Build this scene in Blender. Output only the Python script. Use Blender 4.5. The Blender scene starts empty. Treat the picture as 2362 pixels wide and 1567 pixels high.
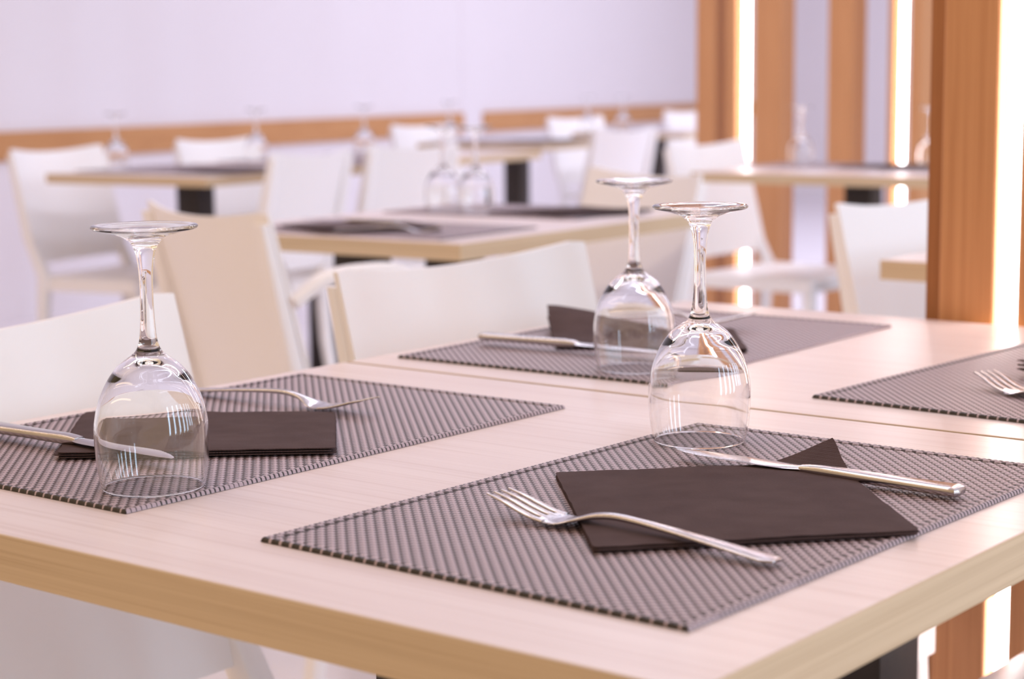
import bpy, bmesh, math, random
import numpy as np
from mathutils import Vector, Matrix, noise

# ------------------------------------------------------------------ camera, world, lights, exposure
scn = bpy.context.scene
TZ = 0.75                                   # height of every table top
CAM_POS = Vector((0.41548, -0.65356, 0.26003 + TZ))
YAW, PITCH, ROLL = 0.66517, 0.13826, -0.009717
FPX = 4317.46

def cam_axes():
    cy, sy = math.cos(YAW), math.sin(YAW)
    cp, sp = math.cos(PITCH), math.sin(PITCH)
    fw = Vector((-sy * cp, cy * cp, -sp)); rt = Vector((cy, sy, 0)); up = rt.cross(fw)
    c, s = math.cos(ROLL), math.sin(ROLL)
    return c * rt + s * up, -s * rt + c * up, fw

cr, cu, cf = cam_axes()
cd = bpy.data.cameras.new('camera')
cam = bpy.data.objects.new('camera', cd)
scn.collection.objects.link(cam)
cam.matrix_world = Matrix(((cr.x, cu.x, -cf.x, CAM_POS.x), (cr.y, cu.y, -cf.y, CAM_POS.y),
                           (cr.z, cu.z, -cf.z, CAM_POS.z), (0, 0, 0, 1)))
cd.sensor_width = 36.0
cd.sensor_fit = 'HORIZONTAL'
cd.lens = FPX / 2362 * 36.0
cd.clip_start = 0.05
cd.dof.use_dof = True
cd.dof.focus_distance = 1.25
cd.dof.aperture_fstop = 7.2
scn.camera = cam

world = bpy.data.worlds.new('world')
scn.world = world
world.use_nodes = True
bg = world.node_tree.nodes['Background']
bg.inputs[0].default_value = (0.80, 0.57, 0.36, 1)
bg.inputs[1].default_value = 0.92

scn.view_settings.view_transform = 'Standard'
scn.view_settings.look = 'None'
scn.view_settings.gamma = 1.0
scn.view_settings.use_curve_mapping = False
scn.view_settings.exposure = -0.09
scn.cycles.max_bounces = 14
scn.cycles.transmission_bounces = 14
scn.cycles.glossy_bounces = 6
scn.cycles.diffuse_bounces = 4
scn.cycles.transparent_max_bounces = 8
scn.cycles.sample_clamp_indirect = 8.0
scn.cycles.caustics_refractive = True
scn.cycles.caustics_reflective = True
scn.cycles.use_denoising = True

LILAC = (0.80, 0.84, 1.0)
def area(name, loc, rot, sx, sy, power, col=LILAC):
    l = bpy.data.lights.new(name, 'AREA')
    l.shape = 'RECTANGLE'; l.size = sx; l.size_y = sy; l.energy = power; l.color = col
    o = bpy.data.objects.new(name, l); scn.collection.objects.link(o)
    o.location = loc; o.rotation_euler = rot
    return o
R90 = math.pi / 2
# added side light right of the camera, and the rows of ceiling lamps
for k in range(7):                            # added light split into tall strips, shaped for streaks in the glasses
    area('side_fill_%s' % 'abcdefg'[k], (4.6, -0.2 + 1.05 * k, 1.75), (0, R90, 0), 2.6, 0.26, 32, (0.54, 0.76, 1.0))
area('ceiling_lamp_a', (-1.2, 1.2, 3.0), (0, 0, 0), 0.14, 3.0, 12)
area('ceiling_lamp_b', (-2.8, 4.2, 3.0), (0, 0, 0), 0.14, 4.0, 34)
area('ceiling_lamp_c', (-5.3, 9.0, 3.0), (0, 0, 0.2), 0.14, 5.0, 40)
area('ceiling_lamp_d', (0.6, 1.6, 3.0), (0, 0, 0), 0.14, 3.0, 4)
area('ceiling_lamp_e', (-2.2, 8.6, 3.0), (0, 0, 0), 0.14, 4.0, 135)
area('warm_fill_rear', (-2.0, -1.3, 2.4), (math.radians(62), 0, 0), 2.4, 0.10, 6, (1.0, 0.75, 0.46))  # added warm fill behind the camera, brightens shaded faces turned this way
area('warm_fill_mid', (-2.4, 0.1, 2.9), (math.radians(55), 0, 0), 2.4, 0.12, 17, (1.0, 0.78, 0.55))  # second added fill, lifts the shaded middle table and chair; no real fitting

# ------------------------------------------------------------------ helpers
COL = scn.collection
def link(o):
    COL.objects.link(o); return o

def mesh_obj(name, bm, mats, parent=None, smooth=None):
    me = bpy.data.meshes.new(name)
    bm.normal_update(); bm.to_mesh(me); bm.free()
    for m in (mats if isinstance(mats, (list, tuple)) else [mats]):
        me.materials.append(m)
    if smooth is not None:
        for p in me.polygons: p.use_smooth = True
        if smooth < 180:
            me.set_sharp_from_angle(angle=math.radians(smooth))
    o = bpy.data.objects.new(name, me); link(o)
    if parent: o.parent = parent
    return o

def tag(o, label, cat, group=None):
    o['label'] = label; o['category'] = cat
    if group: o['group'] = group
    return o

def thing(name, label, cat, loc=(0, 0, 0), rz=0.0, group=None):
    o = bpy.data.objects.new(name, None); link(o)
    o.empty_display_size = 0.05
    o.location = loc; o.rotation_euler = (0, 0, rz)
    return tag(o, label, cat, group)

def struct(o):
    o['kind'] = 'structure'; return o

def dup(root, loc, rz, label, group=None):
    r = root.copy(); link(r); r.location = loc; r.rotation_euler = (0, 0, rz)
    r['label'] = label
    if group: r['group'] = group
    for ch in list(root.children):
        c = ch.copy(); link(c); c.parent = r
        for g in list(ch.children):
            d = g.copy(); link(d); d.parent = c
    return r

def add_box(bm, x0, x1, y0, y1, z0, z1, bev=0.0, seg=2):
    r = bmesh.ops.create_cube(bm, size=1.0)
    vs = r['verts']
    for v in vs:
        v.co = Vector((x0 + (v.co.x + .5) * (x1 - x0), y0 + (v.co.y + .5) * (y1 - y0), z0 + (v.co.z + .5) * (z1 - z0)))
    if bev:
        es = {e for v in vs for e in v.link_edges}
        bmesh.ops.bevel(bm, geom=list(es), offset=bev, segments=seg, affect='EDGES', profile=0.7)
    return vs

def sweep(bm, rings, n=14, power=2.0, cap=True):
    """rings: list of (centre, side vector, up vector, half width, half height)"""
    loops = []
    for c, s, u, a, b in rings:
        lp = []
        for k in range(n):
            t = 2 * math.pi * k / n
            ct, st = math.cos(t), math.sin(t)
            x = math.copysign(abs(ct) ** (2 / power), ct) * a
            y = math.copysign(abs(st) ** (2 / power), st) * b
            lp.append(bm.verts.new(Vector(c) + Vector(s) * x + Vector(u) * y))
        loops.append(lp)
    for A, B in zip(loops, loops[1:]):
        for k in range(n):
            bm.faces.new((A[k], A[(k + 1) % n], B[(k + 1) % n], B[k]))
    if cap:
        bm.faces.new(loops[0][::-1]); bm.faces.new(loops[-1])
    return loops

def lathe(bm, prof, n=96):
    """prof: (r, z) list, r == 0 allowed at the ends"""
    rings = []
    for r, z in prof:
        if r < 1e-7:
            rings.append([bm.verts.new((0, 0, z))])
        else:
            rings.append([bm.verts.new((r * math.cos(2 * math.pi * k / n), r * math.sin(2 * math.pi * k / n), z)) for k in range(n)])
    for A, B in zip(rings, rings[1:]):
        for k in range(n):
            k2 = (k + 1) % n
            if len(A) == 1: bm.faces.new((A[0], B[k2], B[k]))
            elif len(B) == 1: bm.faces.new((A[k], A[k2], B[0]))
            else: bm.faces.new((A[k], A[k2], B[k2], B[k]))

def interp(tab, x):
    xs = [t[0] for t in tab]
    return [float(np.interp(x, xs, [t[k] for t in tab])) for k in range(1, len(tab[0]))]

def spline(pts, n):
    """Catmull-Rom through pts (tuples), n samples per span"""
    P = [Vector(p) for p in pts]
    P = [2 * P[0] - P[1]] + P + [2 * P[-1] - P[-2]]
    out = []
    for i in range(1, len(P) - 2):
        for k in range(n):
            t = k / n
            a, b, c, d = P[i - 1:i + 3]
            out.append(0.5 * ((2 * b) + (c - a) * t + (2 * a - 5 * b + 4 * c - d) * t * t + (3 * b - a - 3 * c + d) * t ** 3))
    out.append(P[-2])
    return out

# ------------------------------------------------------------------ materials
def new_mat(name):
    m = bpy.data.materials.new(name); m.use_nodes = True
    nt = m.node_tree
    return m, nt, nt.nodes['Principled BSDF']

def noise_col(nt, c1, c2, scale=(1, 1, 1), nscale=5.0, detail=4.0, pos=(0.3, 0.7), coord='Object', rough=0.6, dist=0.0):
    N = nt.nodes; L = nt.links
    tc = N.new('ShaderNodeTexCoord'); mp = N.new('ShaderNodeMapping')
    mp.inputs['Scale'].default_value = scale
    nz = N.new('ShaderNodeTexNoise'); nz.inputs['Scale'].default_value = nscale
    nz.inputs['Detail'].default_value = detail; nz.inputs['Roughness'].default_value = rough
    nz.inputs['Distortion'].default_value = dist
    rp = N.new('ShaderNodeValToRGB')
    rp.color_ramp.elements[0].position = pos[0]; rp.color_ramp.elements[1].position = pos[1]
    rp.color_ramp.elements[0].color = (*c1, 1); rp.color_ramp.elements[1].color = (*c2, 1)
    L.new(tc.outputs[coord], mp.inputs[0]); L.new(mp.outputs[0], nz.inputs['Vector']); L.new(nz.outputs[0], rp.inputs[0])
    return rp, nz, mp

def plain(name, col, rough=0.5, c2=None, nscale=8, spec=0.5, bump=0.0, metallic=0.0):
    m, nt, b = new_mat(name)
    rp, nz, mp = noise_col(nt, col, c2 or tuple(min(1, c * 1.04) for c in col), nscale=nscale)
    nt.links.new(rp.outputs[0], b.inputs['Base Color'])
    b.inputs['Roughness'].default_value = rough
    b.inputs['Specular IOR Level'].default_value = spec
    b.inputs['Metallic'].default_value = metallic
    if bump:
        bp = nt.nodes.new('ShaderNodeBump'); bp.inputs['Strength'].default_value = bump; bp.inputs['Distance'].default_value = 0.001
        nt.links.new(nz.outputs[0], bp.inputs['Height']); nt.links.new(bp.outputs[0], b.inputs['Normal'])
    return m

def wood(name, c1, c2, c3, axis, rough=0.35, fine=1.0, coat=0.0):
    """long grain along axis ('x', 'y' or 'z'): broad bands and fine pores"""
    m, nt, b = new_mat(name)
    N, L = nt.nodes, nt.links
    lo, hi = 1.2, 55.0 * fine
    sc = {'x': (lo, hi, hi), 'y': (hi, lo, hi), 'z': (hi, hi, lo)}[axis]
    sc2 = tuple(s * 4.0 if s > 5 else s * 3.0 for s in sc)
    a, nz, mp = noise_col(nt, c1, c2, scale=sc, nscale=1.0, detail=5, pos=(0.32, 0.68), rough=0.62, dist=0.25)
    f, nz2, mp2 = noise_col(nt, (1, 1, 1), (0, 0, 0), scale=sc2, nscale=1.0, detail=3, pos=(0.35, 0.5), rough=0.5)
    mx = N.new('ShaderNodeMix'); mx.data_type = 'RGBA'
    ml = N.new('ShaderNodeMath'); ml.operation = 'MULTIPLY'; ml.inputs[1].default_value = 0.45
    L.new(f.outputs[0], ml.inputs[0]); L.new(ml.outputs[0], mx.inputs['Factor'])
    L.new(a.outputs[0], mx.inputs['A']); mx.inputs['B'].default_value = (*c3, 1)
    L.new(mx.outputs['Result'], b.inputs['Base Color'])
    b.inputs['Roughness'].default_value = rough
    b.inputs['Specular IOR Level'].default_value = 0.5 if rough < 0.4 else 0.25
    b.inputs['Coat Weight'].default_value = coat; b.inputs['Coat Roughness'].default_value = 0.18
    bp = N.new('ShaderNodeBump'); bp.inputs['Strength'].default_value = 0.08; bp.inputs['Distance'].default_value = 0.0005
    L.new(nz2.outputs[0], bp.inputs['Height']); L.new(bp.outputs[0], b.inputs['Normal'])
    return m

M_top = wood('birch_laminate', (0.75, 0.62, 0.60), (0.80, 0.68, 0.66), (0.64, 0.50, 0.46), 'x', 0.30, 1.0)
M_edge_x = wood('birch_edge', (0.57, 0.43, 0.28), (0.67, 0.52, 0.35), (0.45, 0.31, 0.18), 'x', 0.5, 3.4)
M_edge_y = wood('birch_edge_side', (0.57, 0.43, 0.28), (0.67, 0.52, 0.35), (0.45, 0.31, 0.18), 'y', 0.5, 3.4)
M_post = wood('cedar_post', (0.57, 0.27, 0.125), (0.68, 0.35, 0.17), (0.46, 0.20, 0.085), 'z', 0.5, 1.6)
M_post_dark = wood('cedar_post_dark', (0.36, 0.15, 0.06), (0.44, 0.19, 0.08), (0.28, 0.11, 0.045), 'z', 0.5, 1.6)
M_rail = wood('oak_rail', (0.56, 0.27, 0.11), (0.64, 0.33, 0.15), (0.46, 0.20, 0.08), 'y', 0.5, 0.6)
M_wall = plain('lilac_white_paint', (0.84, 0.78, 0.82), 0.7, (0.85, 0.79, 0.83), 2)
M_floor = plain('pale_floor_tile', (0.89, 0.84, 0.90), 0.25, (0.91, 0.86, 0.92), 3)
M_ceil = plain('ceiling_paint', (0.85, 0.83, 0.86), 0.8)
M_chair = plain('cream_polypropylene', (0.88, 0.845, 0.85), 0.38, (0.89, 0.855, 0.86), 6, 0.45)
M_black = plain('black_powder_coat', (0.022, 0.014, 0.013), 0.45, (0.03, 0.02, 0.018), 60)
M_cap = plain('grey_end_cap', (0.4, 0.38, 0.38), 0.5)

def mat_led():
    m, nt, b = new_mat('led_diffuser')
    b.inputs['Base Color'].default_value = (1, 1, 1, 1)
    b.inputs['Emission Color'].default_value = (0.97, 0.97, 1.0, 1)
    b.inputs['Emission Strength'].default_value = 12.0
    b.inputs['Roughness'].default_value = 0.4
    return m
M_led = mat_led()

def mat_steel(name, rough):
    m, nt, b = new_mat(name)
    rp, nz, mp = noise_col(nt, (0.50, 0.46, 0.46), (0.60, 0.56, 0.56), scale=(6, 120, 120), nscale=3)
    nt.links.new(rp.outputs[0], b.inputs['Base Color'])
    b.inputs['Metallic'].default_value = 1.0
    b.inputs['Roughness'].default_value = rough
    return m
M_steel = mat_steel('polished_steel', 0.2)

def mat_glass():
    m, nt, b = new_mat('clear_glass')
    b.inputs['Base Color'].default_value = (1, 1, 1, 1)
    b.inputs['Transmission Weight'].default_value = 1.0
    b.inputs['Roughness'].default_value = 0.0
    b.inputs['IOR'].default_value = 1.5
    # faint water marks
    N, L = nt.nodes, nt.links
    rp, nz, mp = noise_col(nt, (0, 0, 0), (0.0, 0.0, 0.0), nscale=60)
    rp.color_ramp.elements[1].color = (0.012, 0.012, 0.012, 1)
    L.new(rp.outputs[0], b.inputs['Roughness'])
    return m
M_glass = mat_glass()

def mat_weave():
    m, nt, b = new_mat('woven_vinyl')
    N, L = nt.nodes, nt.links
    at = N.new('ShaderNodeVertexColor'); at.layer_name = 'thread'
    L.new(at.outputs[0], b.inputs['Base Color'])
    b.inputs['Roughness'].default_value = 0.38
    b.inputs['Specular IOR Level'].default_value = 0.5
    return m
M_weave = mat_weave()

def mat_paper():
    m, nt, b = new_mat('black_paper_tissue')
    N, L = nt.nodes, nt.links
    rp, nz, mp = noise_col(nt, (0.075, 0.047, 0.048), (0.095, 0.062, 0.062), nscale=30)
    L.new(rp.outputs[0], b.inputs['Base Color'])
    b.inputs['Roughness'].default_value = 0.9
    b.inputs['Sheen Weight'].default_value = 0.0
    b.inputs['Specular IOR Level'].default_value = 0.15
    b.inputs['Sheen Tint'].default_value = (0.8, 0.65, 0.65, 1)
    tc = N.new('ShaderNodeTexCoord')
    vo = N.new('ShaderNodeTexVoronoi'); vo.inputs['Scale'].default_value = 620; vo.inputs['Randomness'].default_value = 0.15
    L.new(tc.outputs['Object'], vo.inputs['Vector'])
    bp = N.new('ShaderNodeBump'); bp.inputs['Strength'].default_value = 0.9; bp.inputs['Distance'].default_value = 0.0006
    L.new(vo.outputs['Distance'], bp.inputs['Height']); L.new(bp.outputs[0], b.inputs['Normal'])
    return m
M_paper = mat_paper()

# ------------------------------------------------------------------ the room
WD = math.radians(100.4)                     # the long wall runs this way
wu = Vector((math.cos(WD), math.sin(WD), 0)); wn = Vector((math.sin(WD), -math.cos(WD), 0))   # wn looks into the room
WP = Vector((-6.16, 4.25, 0))
def wall_pt(s, off=0.0, z=0.0): return WP + wu * s + wn * off + Vector((0, 0, z))
def wall_box(bm, s0, s1, o0, o1, z0, z1):
    q = [wall_pt(s, o, z) for z in (z0, z1) for s, o in ((s0, o0), (s1, o0), (s1, o1), (s0, o1))]
    v = [bm.verts.new(p) for p in q]
    for f in ((3, 2, 1, 0), (4, 5, 6, 7), (0, 1, 5, 4), (1, 2, 6, 5), (2, 3, 7, 6), (3, 0, 4, 7)):
        bm.faces.new([v[k] for k in f])
CEIL = 3.15
bm = bmesh.new(); wall_box(bm, -4.2, 9.2, -0.15, 0.0, 0, CEIL); struct(mesh_obj('wall_left', bm, M_wall))
bm = bmesh.new(); wall_box(bm, 9.05, 9.2, 0.0, 9.0, 0, CEIL); struct(mesh_obj('wall_back', bm, M_wall))
bm = bmesh.new(); add_box(bm, -9.5, 3.4, -3.0, 15.0, -0.06, 0.0); struct(mesh_obj('floor', bm, M_floor))
bm = bmesh.new(); add_box(bm, -9.5, 3.4, -0.3, 15.0, CEIL, CEIL + 0.1); struct(mesh_obj('ceiling', bm, M_ceil))
# shallow pilaster and the two wooden chair rails it parts
bm = bmesh.new(); wall_box(bm, 3.99, 4.24, 0.0, 0.005, 0, CEIL); struct(mesh_obj('trim_1', bm, M_wall))
def rail(name, s0, s1):
    o = bpy.data.objects.new(name, None)
    bm = bmesh.new(); add_box(bm, 0, 0.022, s0, s1, -0.068, 0.055, 0.003, 1)
    ob = mesh_obj(name, bm, M_rail)
    ob.location = WP + Vector((0, 0, TZ + 0.06 - 0.055)) + wn * 0.0005
    ob.rotation_euler = (0, 0, WD - R90)
    struct(ob)
rail('trim_2', -3.4, 3.985); rail('trim_3', 4.245, 9.04)

# ------------------------------------------------------------------ wooden columns and light tubes of the room dividers
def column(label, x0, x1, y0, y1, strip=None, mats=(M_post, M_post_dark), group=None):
    cx, cy = (x0 + x1) / 2, (y0 + y1) / 2
    t = thing('wooden_column', label, 'column', (cx, cy, 0), 0, group)
    bm = bmesh.new(); add_box(bm, x0 - cx, x1 - cx, y0 - cy, y1 - cy, 0, CEIL - 0.001, 0.002, 1)
    mesh_obj('board', bm, mats[0], t)
    if strip:
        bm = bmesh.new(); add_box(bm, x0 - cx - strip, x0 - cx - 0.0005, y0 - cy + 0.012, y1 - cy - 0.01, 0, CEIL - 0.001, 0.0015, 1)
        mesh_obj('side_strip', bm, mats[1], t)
    return t
def tube(label, x, y, r, group=None):
    t = thing('light_tube', label, 'lamp', (x, y, 0), 0, group)
    bm = bmesh.new()
    sweep(bm, [((0, 0, z), (1, 0, 0), (0, 1, 0), r, r) for z in (0.05, CEIL - 0.06)], 20)
    mesh_obj('diffuser', bm, M_led, t, smooth=60)
    for z0, z1 in ((0.0, 0.049), (CEIL - 0.059, CEIL - 0.001)):
        bm = bmesh.new(); add_box(bm, -r * 1.1, r * 1.1, -r * 1.1, r * 1.1, z0, z1, 0.002, 1)
        mesh_obj('end_cap', bm, M_cap, t)
    return t
GC = 'wooden columns of the far room divider'
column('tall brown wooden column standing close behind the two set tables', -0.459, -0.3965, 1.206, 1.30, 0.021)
tube('bright vertical light tube right of the nearest wooden column', -0.3825, 1.222, 0.0090)
column('wooden column at the right edge of the picture, right of the nearest light tube', -0.371, -0.285, 1.206, 1.30)
for k in range(1):                            # the near divider runs on past the edge of the picture
    x = -0.12 + 0.36 * k
    tube('light tube of the near divider, outside the right edge of the picture', x, 1.262, 0.0105, 'light tubes right of the picture')
    column('column of the near divider, outside the right edge of the picture', x + 0.03, x + 0.12, 1.246, 1.34, None, group='wooden columns right of the picture')
YF = 4.75
def xf(px, y=YF):                            # where the sight line of an image column meets the divider plane
    d = cf + cr * ((px - 1181) / FPX) + cu * ((783.5 - 330) / FPX)
    return CAM_POS.x + d.x * (y - CAM_POS.y) / d.y
def fcol(label, p0, p1, y=YF, dp=0.09): return column(label, xf(p0, y), xf(p1, y), y, y + dp, None, group=GC)
fcol('leftmost wooden column of the far divider, beside the wooden wall rail', 1605, 1648)
fcol('narrow wooden column just left of the left light tube of the far divider', 1673, 1699)
tube('light tube behind the far table, the left one of the two on the far divider', xf(1717), YF + 0.012, 0.0092, 'light tubes of the far divider')
fcol('broad wooden column just right of the left light tube of the far divider', 1737, 1800)
fcol('wooden column in the middle of the far divider, between two white gaps', 1907, 1965)
fcol('narrow wooden column just left of the right light tube of the far divider', 2045, 2060)
tube('light tube above the far table, the right one of the two on the far divider', xf(2077), YF + 0.012, 0.0085, 'light tubes of the far divider')
fcol('wooden column just right of the right light tube of the far divider', 2094, 2122)

# ------------------------------------------------------------------ tables
def make_table(label, sx, sy, cols, cat='table', group=None, name='dining_table'):
    """local frame: centre of the top, sx along x, sy along y"""
    t = thing(name, label, cat, (0, 0, 0), 0, group)
    th = 0.028; e = 0.0012; hx, hy = sx / 2, sy / 2
    bm = bmesh.new(); add_box(bm, -hx + e, hx - e, -hy + e, hy - e, TZ - th, TZ, 0.0004, 1)
    mesh_obj('tabletop', bm, M_top, t)
    bm = bmesh.new()
    add_box(bm, -hx, hx, -hy, -hy + e, TZ - th, TZ - 0.0003); add_box(bm, -hx, hx, hy - e, hy, TZ - th, TZ - 0.0003)
    n1 = len(bm.faces)
    add_box(bm, -hx, -hx + e, -hy + e, hy - e, TZ - th, TZ - 0.0003); add_box(bm, hx - e, hx, -hy + e, hy - e, TZ - th, TZ - 0.0003)
    bm.faces.ensure_lookup_table()
    for f in bm.faces[n1:]: f.material_index = 1
    mesh_obj('edge_band', bm, [M_edge_x, M_edge_y], t)
    for c in cols:
        bm = bmesh.new(); add_box(bm, c - 0.04, c + 0.04, -0.04, 0.04, 0.012, TZ - th - 0.006, 0.003, 2)
        col = mesh_obj('column', bm, M_black, t, smooth=40)
        bm = bmesh.new(); add_box(bm, c - 0.16, c + 0.16, -0.16, 0.16, TZ - th - 0.006, TZ - th - 0.0003, 0.001, 1)
        mesh_obj('mounting_plate', bm, M_black, t)
        bm = bmesh.new(); add_box(bm, c - 0.21, c + 0.21, -0.21, 0.21, 0.0, 0.012, 0.003, 2)
        mesh_obj('base_plate', bm, M_black, t, smooth=40)
    return t
def put(t, x, y, rz=0.0):
    t.location = (x, y, 0); t.rotation_euler = (0, 0, math.radians(rz)); return t
TW = 0.7745
put(make_table('pale birch table in the foreground, set with two placemats', TW, 0.6095, [0.0]), -TW / 2, 0.30475)
t2 = put(make_table('pale birch table butted behind the foreground table, against the wooden column', TW, 0.579, [0.0]), -TW / 2, 0.6134 + 0.2895)
put(make_table('pale birch table of the middle row, beige armchair at its near end', 0.60, 0.80, [0.0, -0.22]), -1.815, 2.02, 4)
GL = 'pale tables in the row along the railed wall'
tl = put(make_table('far left birch table, its pointed end in front of the leftmost chair', 0.60, 0.62, [0.0], group=GL), -3.78, 3.17, 8)
def tabl(x, y, rz, label): return dup(tl, (x, y, 0), math.radians(rz), label, GL)
tabl(-3.87, 3.81, 8, 'birch table behind the far left pointed table, second from the left along the wall')
tabl(-3.98, 4.46, 8, 'birch table mostly hidden behind two chair backs, third from the left along the wall')
tabl(-4.47, 5.62, 8, 'birch table left of the wooden columns, on a black column, a chair back before it')
tabl(-4.72, 7.05, 8, 'farthest birch table along the railed wall, close to the wooden columns')
put(make_table('birch table before the far wooden columns, two light tubes behind it', 1.0, 0.60, [-0.12]), -1.92, 4.08, 3)
put(make_table('end of a birch table showing just left of the nearest wooden column', 0.78, 0.60, [0.1]), -0.42, 2.06, 0)

# ------------------------------------------------------------------ chairs
CH_Z = 0.82
def back_x(z): return (CH_Z - z) * 0.25      # lean of the back
def make_chair(label, arms=False, group=None, name='cream_chair'):
    """local frame: x forward from the top of the back, y across, z from the floor"""
    t = thing(name, label, 'chair', (0, 0, 0), 0, group)
    W = 0.215; zb = 0.478; NY, NZ = 22, 16; th = 0.007
    # back panel: bowed, saddle shaped top, rounded top corners
    bm = bmesh.new(); F, B = [], []
    for j in range(NZ + 1):
        rf, rb = [], []
        for i in range(NY + 1):
            v = i / NY * 2 - 1
            topz = CH_Z - 0.016 * (1 - v * v) - 0.004 * max(0, (abs(v) - 0.94) / 0.06) ** 2
            z = zb + (topz - zb) * j / NZ
            bow = -0.030 * (1 - v * v) * (0.55 + 0.45 * j / NZ)
            x = back_x(z) + bow; y = v * W
            rf.append(bm.verts.new((x, y, z))); rb.append(bm.verts.new((x - th, y, z)))
        F.append(rf); B.append(rb)
    for j in range(NZ):
        for i in range(NY):
            bm.faces.new((F[j][i], F[j][i + 1], F[j + 1][i + 1], F[j + 1][i]))
            bm.faces.new((B[j][i + 1], B[j][i], B[j + 1][i], B[j + 1][i + 1]))
        for i, s in ((0, 1), (NY, -1)):
            q = (F[j][i], F[j + 1][i], B[j + 1][i], B[j][i])
            bm.faces.new(q if s > 0 else q[::-1])
    for i in range(NY):
        bm.faces.new((F[NZ][i], F[NZ][i + 1], B[NZ][i + 1], B[NZ][i]))
        bm.faces.new((F[0][i + 1], F[0][i], B[0][i], B[0][i + 1]))
    mesh_obj('backrest', bm, M_chair, t, smooth=50)
    # seat: slightly dished pan with a turned down rim
    bm = bmesh.new(); NX = 14; T, U = [], []
    for i in range(NX + 1):
        u = i / NX; rt, ru = [], []
        for j in range(NY + 1):
            v = j / NY * 2 - 1
            x = 0.085 + 0.388 * u; w = 0.205 - 0.007 * u
            edge = max(abs(v), abs(2 * u - 1))
            z = 0.444 - 0.010 * (1 - v * v) * math.sin(math.pi * min(1, u * 1.1)) - 0.012 * max(0, (edge - 0.93) / 0.07) ** 2
            rt.append(bm.verts.new((x, v * w, z))); ru.append(bm.verts.new((x, v * w, z - 0.010 - 0.024 * (1 if edge > 0.985 else 0))))
        T.append(rt); U.append(ru)
    for i in range(NX):
        for j in range(NY):
            bm.faces.new((T[i][j], T[i + 1][j], T[i + 1][j + 1], T[i][j + 1]))
            bm.faces.new((U[i][j + 1], U[i + 1][j + 1], U[i + 1][j], U[i][j]))
        bm.faces.new((T[i + 1][0], T[i][0], U[i][0], U[i + 1][0])); bm.faces.new((T[i][NY], T[i + 1][NY], U[i + 1][NY], U[i][NY]))
    for j in range(NY):
        bm.faces.new((T[0][j], T[0][j + 1], U[0][j + 1], U[0][j])); bm.faces.new((T[NX][j + 1], T[NX][j], U[NX][j], U[NX][j + 1]))
    mesh_obj('seat', bm, M_chair, t, smooth=50)
    # rear legs run up as the stiles of the back, front legs taper to the floor
    for s in (-1, 1):
        bm = bmesh.new()
        pts = [(0.045, s * 0.205, 0.0, .012, .015), (0.085, s * 0.203, 0.25, .015, .017), (0.098, s * 0.202, 0.44, .017, .018),
               (back_x(0.55) - 0.023, s * 0.201, 0.55, .014, .0155), (back_x(0.70) - 0.018, s * 0.2, 0.70, .011, .0155), (back_x(0.80) - 0.015, s * 0.2, 0.800, .008, .0155)]
        sweep(bm, [((x, y, z), (1, 0, 0), (0, 1, 0), a, b) for x, y, z, a, b in pts], 16, 5)
        mesh_obj('leg', bm, M_chair, t, smooth=45)
        bm = bmesh.new()
        pts = [(0.473, s * 0.192, 0.0, .011, .013), (0.463, s * 0.182, 0.22, .014, .016), (0.453, s * 0.172, 0.418, .018, .018)]
        sweep(bm, [((x, y, z), (1, 0, 0), (0, 1, 0), a, b) for x, y, z, a, b in pts], 16, 5)
        mesh_obj('leg', bm, M_chair, t, smooth=45)
        if arms:
            bm = bmesh.new()
            c = spline([(back_x(0.68) + 0.0, s * 0.208, 0.680), (0.09, s * 0.218, 0.714), (0.16, s * 0.224, 0.722), (0.215, s * 0.226, 0.716),
                        (0.245, s * 0.226, 0.680), (0.262, s * 0.222, 0.58), (0.29, s * 0.214, 0.425)], 6)
            rings = []
            for k, p in enumerate(c):
                d = (c[min(k + 1, len(c) - 1)] - c[max(k - 1, 0)]).normalized()
                side = Vector((0, 1, 0)); upv = d.cross(side).normalized()
                rings.append((p, side, upv, 0.018, 0.011))
            sweep(bm, rings, 16, 3)
            mesh_obj('armrest', bm, M_chair, t, smooth=50)
    return t
GCH = 'cream plastic chairs'
ch0 = make_chair('cream chair back at the lower left, beside the wine glass, lit face to the camera', group=GCH)
ch0.location = (-0.865, 0.30, 0); ch0.rotation_euler = (0, 0, math.radians(9))
def chair(x, y, a, label): return dup(ch0, (x, y, 0), math.radians(a), label, GCH)
chair(-0.90, 0.95, 0, 'white-lit chair back behind the second table, in the middle of the picture')
arm = make_chair('beige armchair, shaded back to the camera, at the near end of the middle table', arms=True, group=GCH, name='cream_armchair')
arm.location = (-1.78, 1.37, 0); arm.rotation_euler = (0, 0, math.radians(73))
c_far = chair(-4.25, 3.04, 12, 'leftmost chair at the wall side of the far left pointed table')
chair(-4.48, 3.93, 4, 'chair at the wall side, behind the far left table, below the wooden rail')
chair(-5.10, 5.75, 0, 'chair by the wall whose top meets the wooden rail left of the rail gap')
c_row = chair(-3.28, 3.15, 193, 'pale chair back in the second row, left one of the two side by side')
chair(-3.36, 3.68, 182, 'pale chair back in the second row, right one of the two side by side')
chair(-1.80, 2.62, 247, 'mauve-shaded chair facing the camera across the far side of the middle table')
chair(-2.64, 4.21, 0, 'white chair at the left end of the table before the far columns')
chair(-3.80, 5.45, 180, 'pale chair back turned to the camera, left of the far wooden columns')
chair(-5.35, 7.25, -5, 'chair by the far wall right of the gap in the wooden rail')
chair(-5.75, 8.95, -8, 'farthest chair by the wall, just left of the far wooden columns')
chair(-0.93, 2.11, -6, 'white chair seen between the table ends, just left of the nearest wooden column')
chair(0.165, 0.93, 180, 'white chair tucked under the right side of the second table, only its seat seen')

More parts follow.
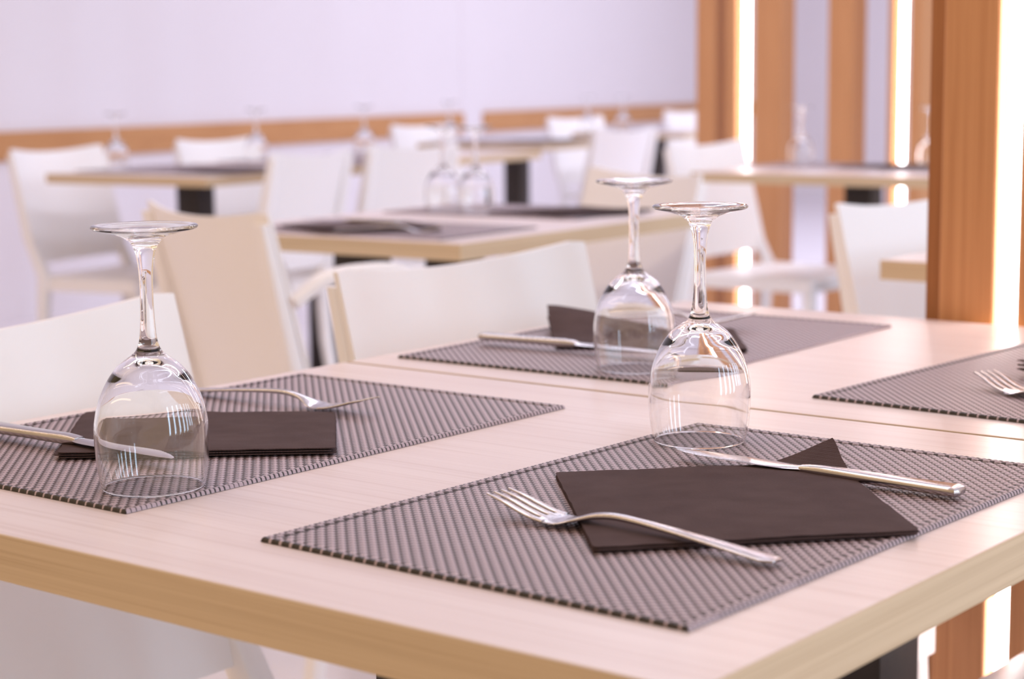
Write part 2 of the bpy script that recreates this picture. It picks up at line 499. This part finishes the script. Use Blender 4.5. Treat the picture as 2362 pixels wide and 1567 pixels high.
def short_seat(c):                            # these chairs have the shorter seat, clear of the table column
    front = 0
    for ch in c.children:
        if ch.name.split('.')[0] == 'seat': ch.scale.x = 0.905
        if ch.name.split('.')[0] == 'leg' and max(v.co.x for v in ch.data.vertices) > 0.4: ch.location.x = -0.045
for c in (ch0, c_far, c_row): short_seat(c)

# ------------------------------------------------------------------ placemats
def make_mat(label, sx, sy, p=0.0041, sub=6, group=None, name='placemat'):
    t = thing(name, label, 'placemat', (0, 0, 0), 0, group)
    hx, hy = sx / 2, sy / 2
    nx = int(round(sx / p)) * sub; ny = int(round(sy / p)) * sub
    X = np.linspace(-hx, hx, nx + 1); Y = np.linspace(-hy, hy, ny + 1)
    gx, gy = np.meshgrid(X, Y, indexing='ij')
    px, py = sx / (nx // sub), sy / (ny // sub)
    def weave(gx, gy):
        i = np.floor((gx + hx) / px); j = np.floor((gy + hy) / py)
        u = (gx + hx) / px - i - 0.5; v = (gy + hy) / py - j - 0.5
        a, r = 0.00042, 0.00075
        hw = a * np.sin(np.pi * (gy + hy) / py) * np.where(i % 2 == 0, 1, -1) + r * np.sqrt(np.clip(1 - (u / 0.50) ** 2, 0, 1))
        hf = -a * np.sin(np.pi * (gx + hx) / px) * np.where(j % 2 == 0, 1, -1) + r * np.sqrt(np.clip(1 - (v / 0.50) ** 2, 0, 1))
        return hw, hf
    hw, hf = weave(gx, gy)
    H = np.maximum(hw, hf)
    ed = np.minimum(hx - np.abs(gx), hy - np.abs(gy))
    hem = ed < 0.0078
    Z = 0.0009 + H
    Z = Z + np.where(hem, 0.0007, 0.0)
    groove = np.exp(-((ed - 0.0078) / 0.0007) ** 2); Z -= groove * 0.0011
    roll = np.clip(1 - ed / 0.0016, 0, 1)
    Z = Z * np.sqrt(np.clip(1 - roll ** 2, 0, 1))
    Z = np.clip(Z, 0.00005, None)
    light = np.array((0.48, 0.37, 0.41)); brown = np.array((0.070, 0.040, 0.037)); dark = np.array((0.014, 0.008, 0.008))
    w = np.clip((hf - hw) / 0.00016 + 0.5, 0, 1)[..., None]
    col = brown * (1 - w) + light * w
    k = np.clip((0.00062 - H) / 0.0004, 0, 1)[..., None]
    col = col * (1 - k) + dark * k
    # thread ends at the rim: dark binding with pale stitches
    rim = (ed < 0.0022)
    longside = (hx - np.abs(gx)) < (hy - np.abs(gy))
    fa = ((gy + hy) / py) % 1.0; fb = ((gx + hx) / (2 * px)) % 1.0
    pale = np.where(longside, fa > 0.30, fb > 0.80)
    rc = np.where(pale[..., None], light * 0.95, dark * 1.3)
    col = np.where(rim[..., None], rc, col)
    col = col * (1 - 0.8 * groove[..., None])
    idx = np.arange((nx + 1) * (ny + 1)).reshape(nx + 1, ny + 1)
    quads = np.stack([idx[:-1, :-1], idx[1:, :-1], idx[1:, 1:], idx[:-1, 1:]], axis=-1)
    edf = (ed[:-1, :-1] + ed[1:, 1:]) / 2 < 0.0078
    V = np.stack([gx, gy, Z], axis=-1).reshape(-1, 3); C = col.reshape(-1, 3)
    for nm, sel in (('woven_field', ~edf), ('hem', edf)):
        q = quads[sel]
        used, inv = np.unique(q, return_inverse=True)
        inv = inv.reshape(q.shape)
        me = bpy.data.meshes.new(nm)
        me.vertices.add(len(used)); me.vertices.foreach_set('co', V[used].astype(np.float32).ravel())
        me.loops.add(q.size); me.loops.foreach_set('vertex_index', inv.astype(np.int32).ravel())
        me.polygons.add(len(q)); me.polygons.foreach_set('loop_start', np.arange(0, q.size, 4, dtype=np.int32))
        me.update(calc_edges=True)
        ca = me.color_attributes.new('thread', 'FLOAT_COLOR', 'POINT')
        ca.data.foreach_set('color', np.concatenate([C[used], np.ones((len(used), 1))], axis=1).astype(np.float32).ravel())
        me.polygons.foreach_set('use_smooth', np.ones(len(q), dtype=bool))
        me.materials.append(M_weave)
        o = bpy.data.objects.new(nm, me); link(o); o.parent = t
    return t
ZT = TZ + 0.0002
GM = 'woven brown placemats'
mat0 = make_mat('woven brown placemat at the front right, carrying fork, knife and napkin', 0.292, 0.45, group=GM)
mat0.location = (-0.191, 0.2988, ZT); mat0.rotation_euler = (0, 0, -0.0173)
def pmat(x, y, rz, label): return dup(mat0, (x, y, ZT), rz, label, GM)
pmat(-0.6029, 0.3015, -0.0005, 'woven brown placemat at the left, under the left upturned wine glass')
pmat(-0.6075, 0.8835, 0.0205, 'woven brown placemat on the second table in front of the white-lit chair')
pmat(-0.1636, 0.898, -0.0514, 'woven brown placemat cut off by the right edge of the picture')
pmat(-1.79, 1.80, R90 + 0.07, 'woven placemat on the middle table, near the beige armchair')
pmat(-1.86, 2.27, R90 + 0.07, 'woven placemat at the far side of the middle table')
pmat(-3.93, 3.18, 0.14, 'woven placemat on the far left pointed table, wall side')
pmat(-3.63, 3.22, 0.14, 'woven placemat on the far left pointed table, side facing the room')
pmat(-4.02, 3.83, 0.14, 'woven placemat on the second table along the wall, wall side')
pmat(-3.72, 3.86, 0.14, 'woven placemat on the second table along the wall, side facing the room')
pmat(-4.315, 5.66, 0.14, 'woven placemat on the table left of the wooden columns, side facing the room')
pmat(-4.615, 5.58, 0.14, 'woven placemat under the small glass left of the gap in the rail')
pmat(-4.12, 4.44, 0.14, 'woven placemat on the mostly hidden third table along the wall')
pmat(-4.87, 7.02, 0.14, 'woven placemat on the farthest table along the wall')
pmat(-2.20, 4.22, R90 + 0.05, 'woven placemat under the glass before the far columns')
pmat(-1.73, 4.14, R90 + 0.05, 'woven placemat at the right part of the table before the far columns')
pmat(-0.60, 2.04, 0.0, 'woven placemat on the table end left of the nearest wooden column')

# ------------------------------------------------------------------ wine glasses, upturned
def make_glass(label, x, y, z, group=None, n=128):
    H = 0.1687
    # (height above the rim, outer radius)
    out = [(0.0, 0.0322), (0.0006, 0.0327), (0.006, 0.0339), (0.017, 0.0355), (0.027, 0.0362), (0.034, 0.0364), (0.043, 0.0360), (0.053, 0.0340),
           (0.0600, 0.0318), (0.0672, 0.0284), (0.0735, 0.0245), (0.0790, 0.0200), (0.0830, 0.0150), (0.0862, 0.0106), (0.0890, 0.0080),
           (0.0935, 0.0062), (0.099, 0.0053), (0.110, 0.0045), (0.1215, 0.0042), (0.134, 0.0043), (0.143, 0.0049), (0.150, 0.0061),
           (0.1555, 0.0080), (0.1592, 0.0110), (0.1618, 0.0158), (0.1637, 0.0220), (0.1650, 0.0280), (0.1660, 0.0320), (0.1671, 0.0335), (0.1682, 0.0335), (0.1688, 0.0326)]
    top = [(0.1689, 0.0312), (0.1686, 0.0285), (0.1679, 0.0255), (0.1671, 0.0190), (0.1664, 0.0110), (0.1662, 0.0)]
    inn = [(0.0812, 0.0), (0.0808, 0.0040), (0.0795, 0.0085), (0.0768, 0.0140), (0.0730, 0.0190), (0.0680, 0.0244), (0.0610, 0.0291), (0.053, 0.0326),
           (0.043, 0.0347), (0.034, 0.0352), (0.027, 0.0350), (0.017, 0.0344), (0.006, 0.0328), (0.0006, 0.0317)]
    def fine(tab, k):
        return [(p.x, p.y) for p in spline([(r, h, 0) for h, r in tab], k)]
    pr = fine(inn, 4)[0:] + fine(out, 4) + fine(top, 3)
    pr = [(max(r, 0.0), h) for r, h in pr]
    pr[0] = (0.0, pr[0][1]); pr[-1] = (0.0, pr[-1][1])
    bm = bmesh.new(); lathe(bm, pr, n)
    bmesh.ops.remove_doubles(bm, verts=bm.verts, dist=1e-6)
    bmesh.ops.recalc_face_normals(bm, faces=bm.faces)
    o = mesh_obj('wine_glass', bm, M_glass, smooth=180)
    o.location = (x, y, z)
    return tag(o, label, 'glass', group)
GG = 'upturned wine glasses'
ZM = ZT + 0.0023
g0 = make_glass('upturned stemmed wine glass on the left placemat, leftmost of the large glasses', -0.495, 0.1321, ZM, GG)
def glass(x, y, z, label):
    r = g0.copy(); link(r); r.location = (x, y, z); r['label'] = label; return r
glass(-0.2922, 0.4645, ZM, 'upturned stemmed wine glass on the corner of the front right placemat')
glass(-0.519, 0.7143, ZM, 'upturned stemmed wine glass on the placemat before the white-lit chair')
glass(-1.985, 2.19, ZM, 'blurred upturned glass on the middle table, left one of two')
glass(-1.885, 2.17, ZM, 'blurred upturned glass on the middle table, right one of two')

# ------------------------------------------------------------------ cutlery
FZ = [(0.0, 0.0125), (0.012, 0.0098), (0.025, 0.0062), (0.036, 0.0036), (0.047, 0.0023), (0.055, 0.0027), (0.064, 0.0052), (0.075, 0.0082),
      (0.088, 0.0100), (0.105, 0.0098), (0.135, 0.0078), (0.160, 0.0058), (0.185, 0.0036), (0.200, 0.0026)]
def fz(x): return interp(FZ, x)[0]
def make_fork(label, group=None):
    """local: x from tine tips to handle end, z from the surface it lies on"""
    t = thing('fork', label, 'fork', (0, 0, 0), 0, group)
    zc = spline([(a, b, 0) for a, b in FZ], 6)
    zx = [p.x for p in zc]; zz = [p.y for p in zc]
    def z(x): return float(np.interp(x, zx, zz))
    def frame(x):
        d = Vector((0.002, 0, z(x + 0.001) - z(x - 0.001))).normalized()
        return Vector((0, 1, 0)), Vector((-d.z, 0, d.x))
    wt = [(0.0395, .0118, .0008), (0.043, .0124, .0009), (0.050, .0125, .0010), (0.057, .0112, .0011), (0.063, .0080, .0013), (0.069, .0050, .0016), (0.076, .0036, .0019),
          (0.090, .0031, .0020), (0.112, .0034, .0018), (0.135, .0043, .0016), (0.160, .0056, .0014), (0.185, .0070, .0013), (0.192, .0074, .0013), (0.196, .0068, .0013), (0.199, .0050, .0012), (0.2, .0034, .0010)]
    bm = bmesh.new(); rings = []
    for x in np.concatenate([np.linspace(0.0395, 0.19, 58), np.linspace(0.1915, 0.2, 9)]):
        a, b = interp(wt, x); s, u = frame(x)
        rings.append(((x, 0, z(x)), s, u, a, b))
    sweep(bm, rings, 20, 2.4)
    mesh_obj('handle', bm, M_steel, t, smooth=60)
    for k in range(4):
        bm = bmesh.new(); rings = []
        for x in np.linspace(0.0, 0.045, 20):
            q = x / 0.045
            s, u = frame(max(x, 0.001))
            yo = (k - 1.5) * (0.0064 + 0.0006 * q)
            w = 0.0009 + 0.0015 * min(1, q * 1.8)
            rings.append(((x, yo, z(x)), s, u, w, 0.0005 + 0.0006 * min(1, q * 3)))
        sweep(bm, rings, 12, 2.6)
        mesh_obj('tine', bm, M_steel, t, smooth=60)
    return t
GF = 'steel forks'
f0 = make_fork('steel fork lying on the front right placemat, tines up, overlapping the black napkin', GF)
def place(o, x, y, z, deg, tilt=0.0, roll=0.0):
    o.location = (x, y, z); o.rotation_mode = 'XYZ'; o.rotation_euler = (math.radians(roll), math.radians(tilt), math.radians(deg))
place(f0, -0.2700, 0.2055, ZM + 0.0006, -3.8)
def fork(x, y, z, deg, label, tilt=0.0, roll=0.0):
    r = dup(f0, (x, y, z), 0, label, GF); place(r, x, y, z, deg, tilt, roll); return r
ZN = ZM + 0.0046                              # on top of a napkin
fork(-0.552, 0.403, ZM + 0.001, 183.5, 'steel fork at the far edge of the left placemat, tines to the right')
fork(-0.565, 1.000, ZM + 0.0042, 196, 'blurred dark fork on the placemat before the white-lit chair')
fork(-0.2265, 0.802, ZM, -32, 'steel fork at the right edge of the picture, its tines beside a napkin')
fork(-1.60, 1.745, ZM + 0.004, 205, 'blurred fork on the near placemat of the middle table')

def make_knife(label, group=None):
    t = thing('table_knife', label, 'knife', (0, 0, 0), 0, group)
    bt = [(0.0, .0008, .0002, 0.0046), (0.004, .0032, .0004, 0.0032), (0.012, .0058, .0006, .0018), (0.025, .0080, .0007, .0006), (0.045, .0092, .0008, 0.0), (0.075, .0092, .0009, 0.0),
          (0.088, .0086, .0011, 0.0), (0.096, .0070, .0014, .0004), (0.102, .0052, .0022, .0002)]
    bm = bmesh.new(); rings = []
    n = 150
    for i in range(n + 1):
        x = 0.102 * i / n; a, b, off = interp(bt, x)
        ser = 0.00045 * (abs(math.sin(x * math.pi / 0.0034))) if 0.004 < x < 0.062 else 0
        rings.append(((x, off + ser * 0.5, 0.0035), (0, 1, 0), (0, 0, 1), a - ser * 0.5, b))
    sweep(bm, rings, 14, 1.6)
    mesh_obj('blade', bm, M_steel, t, smooth=40)
    ht = [(0.100, .0050, .0024), (0.106, .0052, .0032), (0.116, .0058, .0038), (0.15, .0066, .0034), (0.19, .0080, .0034), (0.206, .0086, .0034), (0.2095, .0080, .0030), (0.2105, .0062, .0020)]
    bm = bmesh.new(); rings = []
    for x in np.concatenate([np.linspace(0.100, 0.2, 40), np.linspace(0.2015, 0.2105, 9)]):
        a, b = interp(ht, x); rings.append(((x, 0, 0.0035), (0, 1, 0), (0, 0, 1), a, b))
    sweep(bm, rings, 20, 3.4)
    mesh_obj('handle', bm, M_steel, t, smooth=45)
    return t
GK = 'steel table knives'
k0 = make_knife('steel table knife on the front right placemat, its middle over the black napkin', GK)
place(k0, -0.2715, 0.398, ZM + 0.0035, 0.0, 0.6)
def knife(x, y, z, deg, label, tilt=0.0, roll=0.0):
    r = dup(k0, (x, y, z), 0, label, GK); place(r, x, y, z, deg, tilt, roll); return r
knife(-0.524, 0.180, ZM + 0.005, 181.5, 'steel knife on the left placemat, its tip seen through the wine glass')
knife(-0.520, 0.772, ZM + 0.005, 183.5, 'steel knife on the placemat before the white-lit chair')
knife(-2.0, 1.80, ZM + 0.005, 12, 'blurred knife on the near placemat of the middle table')

# ------------------------------------------------------------------ napkins
def make_napkin(label, corners, lift, seed=0, layers=3, group=None, bulge=0.0015):
    """corners: four (x, y) in order; lift(u, v) raises the top sheets; stacked folded sheets with gaps"""
    cx = sum(c[0] for c in corners) / 4; cy = sum(c[1] for c in corners) / 4
    bm = bmesh.new(); n = 60
    rnd = random.Random(seed)
    P = [Vector((c[0] - cx, c[1] - cy, 0)) for c in corners]
    for L in range(layers):
        fr = L / max(1, layers - 1)
        jx, jy = rnd.uniform(-.0012, .0012), rnd.uniform(-.0012, .0012)
        th = 0.0007
        tops, bots = [], []
        for i in range(n + 1):
            tr, br = [], []
            for j in range(n + 1):
                u, v = i / n, j / n
                # rounded corners
                uu, vv = u, v
                cu2, cv2 = min(u, 1 - u), min(v, 1 - v)
                rc = 0.016
                if cu2 < rc and cv2 < rc:
                    d = math.hypot(rc - cu2, rc - cv2)
                    if d > rc:
                        k = rc / d
                        nu, nv = rc - (rc - cu2) * k, rc - (rc - cv2) * k
                        uu = nu if u < .5 else 1 - nu; vv = nv if v < .5 else 1 - nv
                p = P[0] * (1 - uu) * (1 - vv) + P[1] * uu * (1 - vv) + P[2] * uu * vv + P[3] * (1 - uu) * vv
                e = min(u, 1 - u, v, 1 - v)
                wob = noise.noise(Vector((u * 4 + seed * 7.1, v * 4, L * 0.35)))
                wob2 = noise.noise(Vector((u * 11 + seed, v * 11, 4 + L * 0.3)))
                z = 0.0004 + L * 0.00125 + fr * (bulge * (0.6 + 0.5 * wob) * min(1, e * 14 + 0.35) + 0.0005 * wob2) + lift(u, v) * (0.55 + 0.45 * fr)
                q = Vector((p.x + jx + 0.0007 * noise.noise(Vector((v * 14, u * 14, seed + L))), p.y + jy + 0.0007 * noise.noise(Vector((u * 14, v * 14, seed + 9 + L))), z))
                tr.append(bm.verts.new(q + Vector((0, 0, th)))); br.append(bm.verts.new(q))
            tops.append(tr); bots.append(br)
        for i in range(n):
            for j in range(n):
                bm.faces.new((tops[i][j], tops[i + 1][j], tops[i + 1][j + 1], tops[i][j + 1]))
                bm.faces.new((bots[i][j + 1], bots[i + 1][j + 1], bots[i + 1][j], bots[i][j]))
        for i in range(n):
            bm.faces.new((tops[i + 1][0], tops[i][0], bots[i][0], bots[i + 1][0]))
            bm.faces.new((tops[i][n], tops[i + 1][n], bots[i + 1][n], bots[i][n]))
            bm.faces.new((tops[0][i], tops[0][i + 1], bots[0][i + 1], bots[0][i]))
            bm.faces.new((tops[n][i + 1], tops[n][i], bots[n][i], bots[n][i + 1]))
    bmesh.ops.recalc_face_normals(bm, faces=bm.faces)
    o = mesh_obj('paper_napkin', bm, M_paper, smooth=60)
    o.location = (cx, cy, ZM)
    return tag(o, label, 'napkin', group)
def sst(a, b, x):
    t = max(0, min(1, (x - a) / (b - a))); return t * t * (3 - 2 * t)
GN = 'black folded paper napkins'
# corner order: left, front, right, back
make_napkin('black folded napkin on the front right placemat, one corner curled up behind the knife',
            [(-0.300, 0.303), (-0.166, 0.158), (-0.040, 0.298), (-0.170, 0.437)],
            lambda u, v: 0.0165 * max(0.0, (v - u - 0.76) / 0.24) ** 1.15, 1, group=GN)
make_napkin('black folded napkin on the left placemat, half behind the wine glass',
            [(-0.735, 0.272), (-0.616, 0.150), (-0.470, 0.274), (-0.575, 0.385)], lambda u, v: 0.0015 * sst(0.5, 1, u), 2, group=GN)
make_napkin('black folded napkin with a raised corner on the placemat before the white-lit chair',
            [(-0.752, 0.895), (-0.650, 0.775), (-0.487, 0.857), (-0.575, 0.975)],
            lambda u, v: 0.020 * sst(0.35, 1.0, 1 - u) * sst(0.25, 1.0, 1 - v), 3, group=GN)
make_napkin('black folded napkin at the right edge of the picture, over the fork',
            [(-0.226, 0.868), (-0.100, 0.800), (0.0, 0.945), (-0.12, 1.03)], lambda u, v: 0.006 + 0.004 * sst(0.4, 1, 1 - u), 4, group=GN)
nk = make_napkin('blurred black napkin on the near placemat of the middle table',
            [(-1.97, 1.72), (-1.80, 1.65), (-1.66, 1.80), (-1.83, 1.91)], lambda u, v: 0.004 * sst(0.4, 1, u), 5, group=GN)
def nap(x, y, a, label):
    r = nk.copy(); link(r); r.location = (x, y, ZM); r.rotation_euler = (0, 0, math.radians(a)); r['label'] = label; return r
nap(-1.73, 2.27, 20, 'blurred black napkin at the far side of the middle table')
nap(-3.62, 3.15, 10, 'blurred black napkin on the far left pointed table')
nap(-2.02, 4.22, 15, 'blurred black napkin behind the glass before the far columns')
nap(-4.33, 5.63, 40, 'blurred black napkin on the table left of the wooden columns')
glass(-4.00, 3.06, ZM, 'small blurred glass against the wooden rail, leftmost of the far glasses')
glass(-4.08, 3.72, ZM, 'small blurred glass beside the right end of the second chair by the wall')
glass(-4.12, 4.29, ZM, 'small blurred glass above the paler middle chair backs')
glass(-4.62, 5.36, ZM, 'small blurred glass just left of the gap in the wooden rail')
glass(-4.97, 6.83, ZM, 'small blurred glass above the far chair right of the rail gap')
glass(-4.92, 7.06, ZM, 'small blurred glass on the farthest table along the wall')
glass(-2.35, 4.27, ZM, 'blurred glass before the white gap between the far wooden columns')
glass(-1.90, 4.20, ZM, 'blurred glass just left of the nearest wooden column, on the far table')
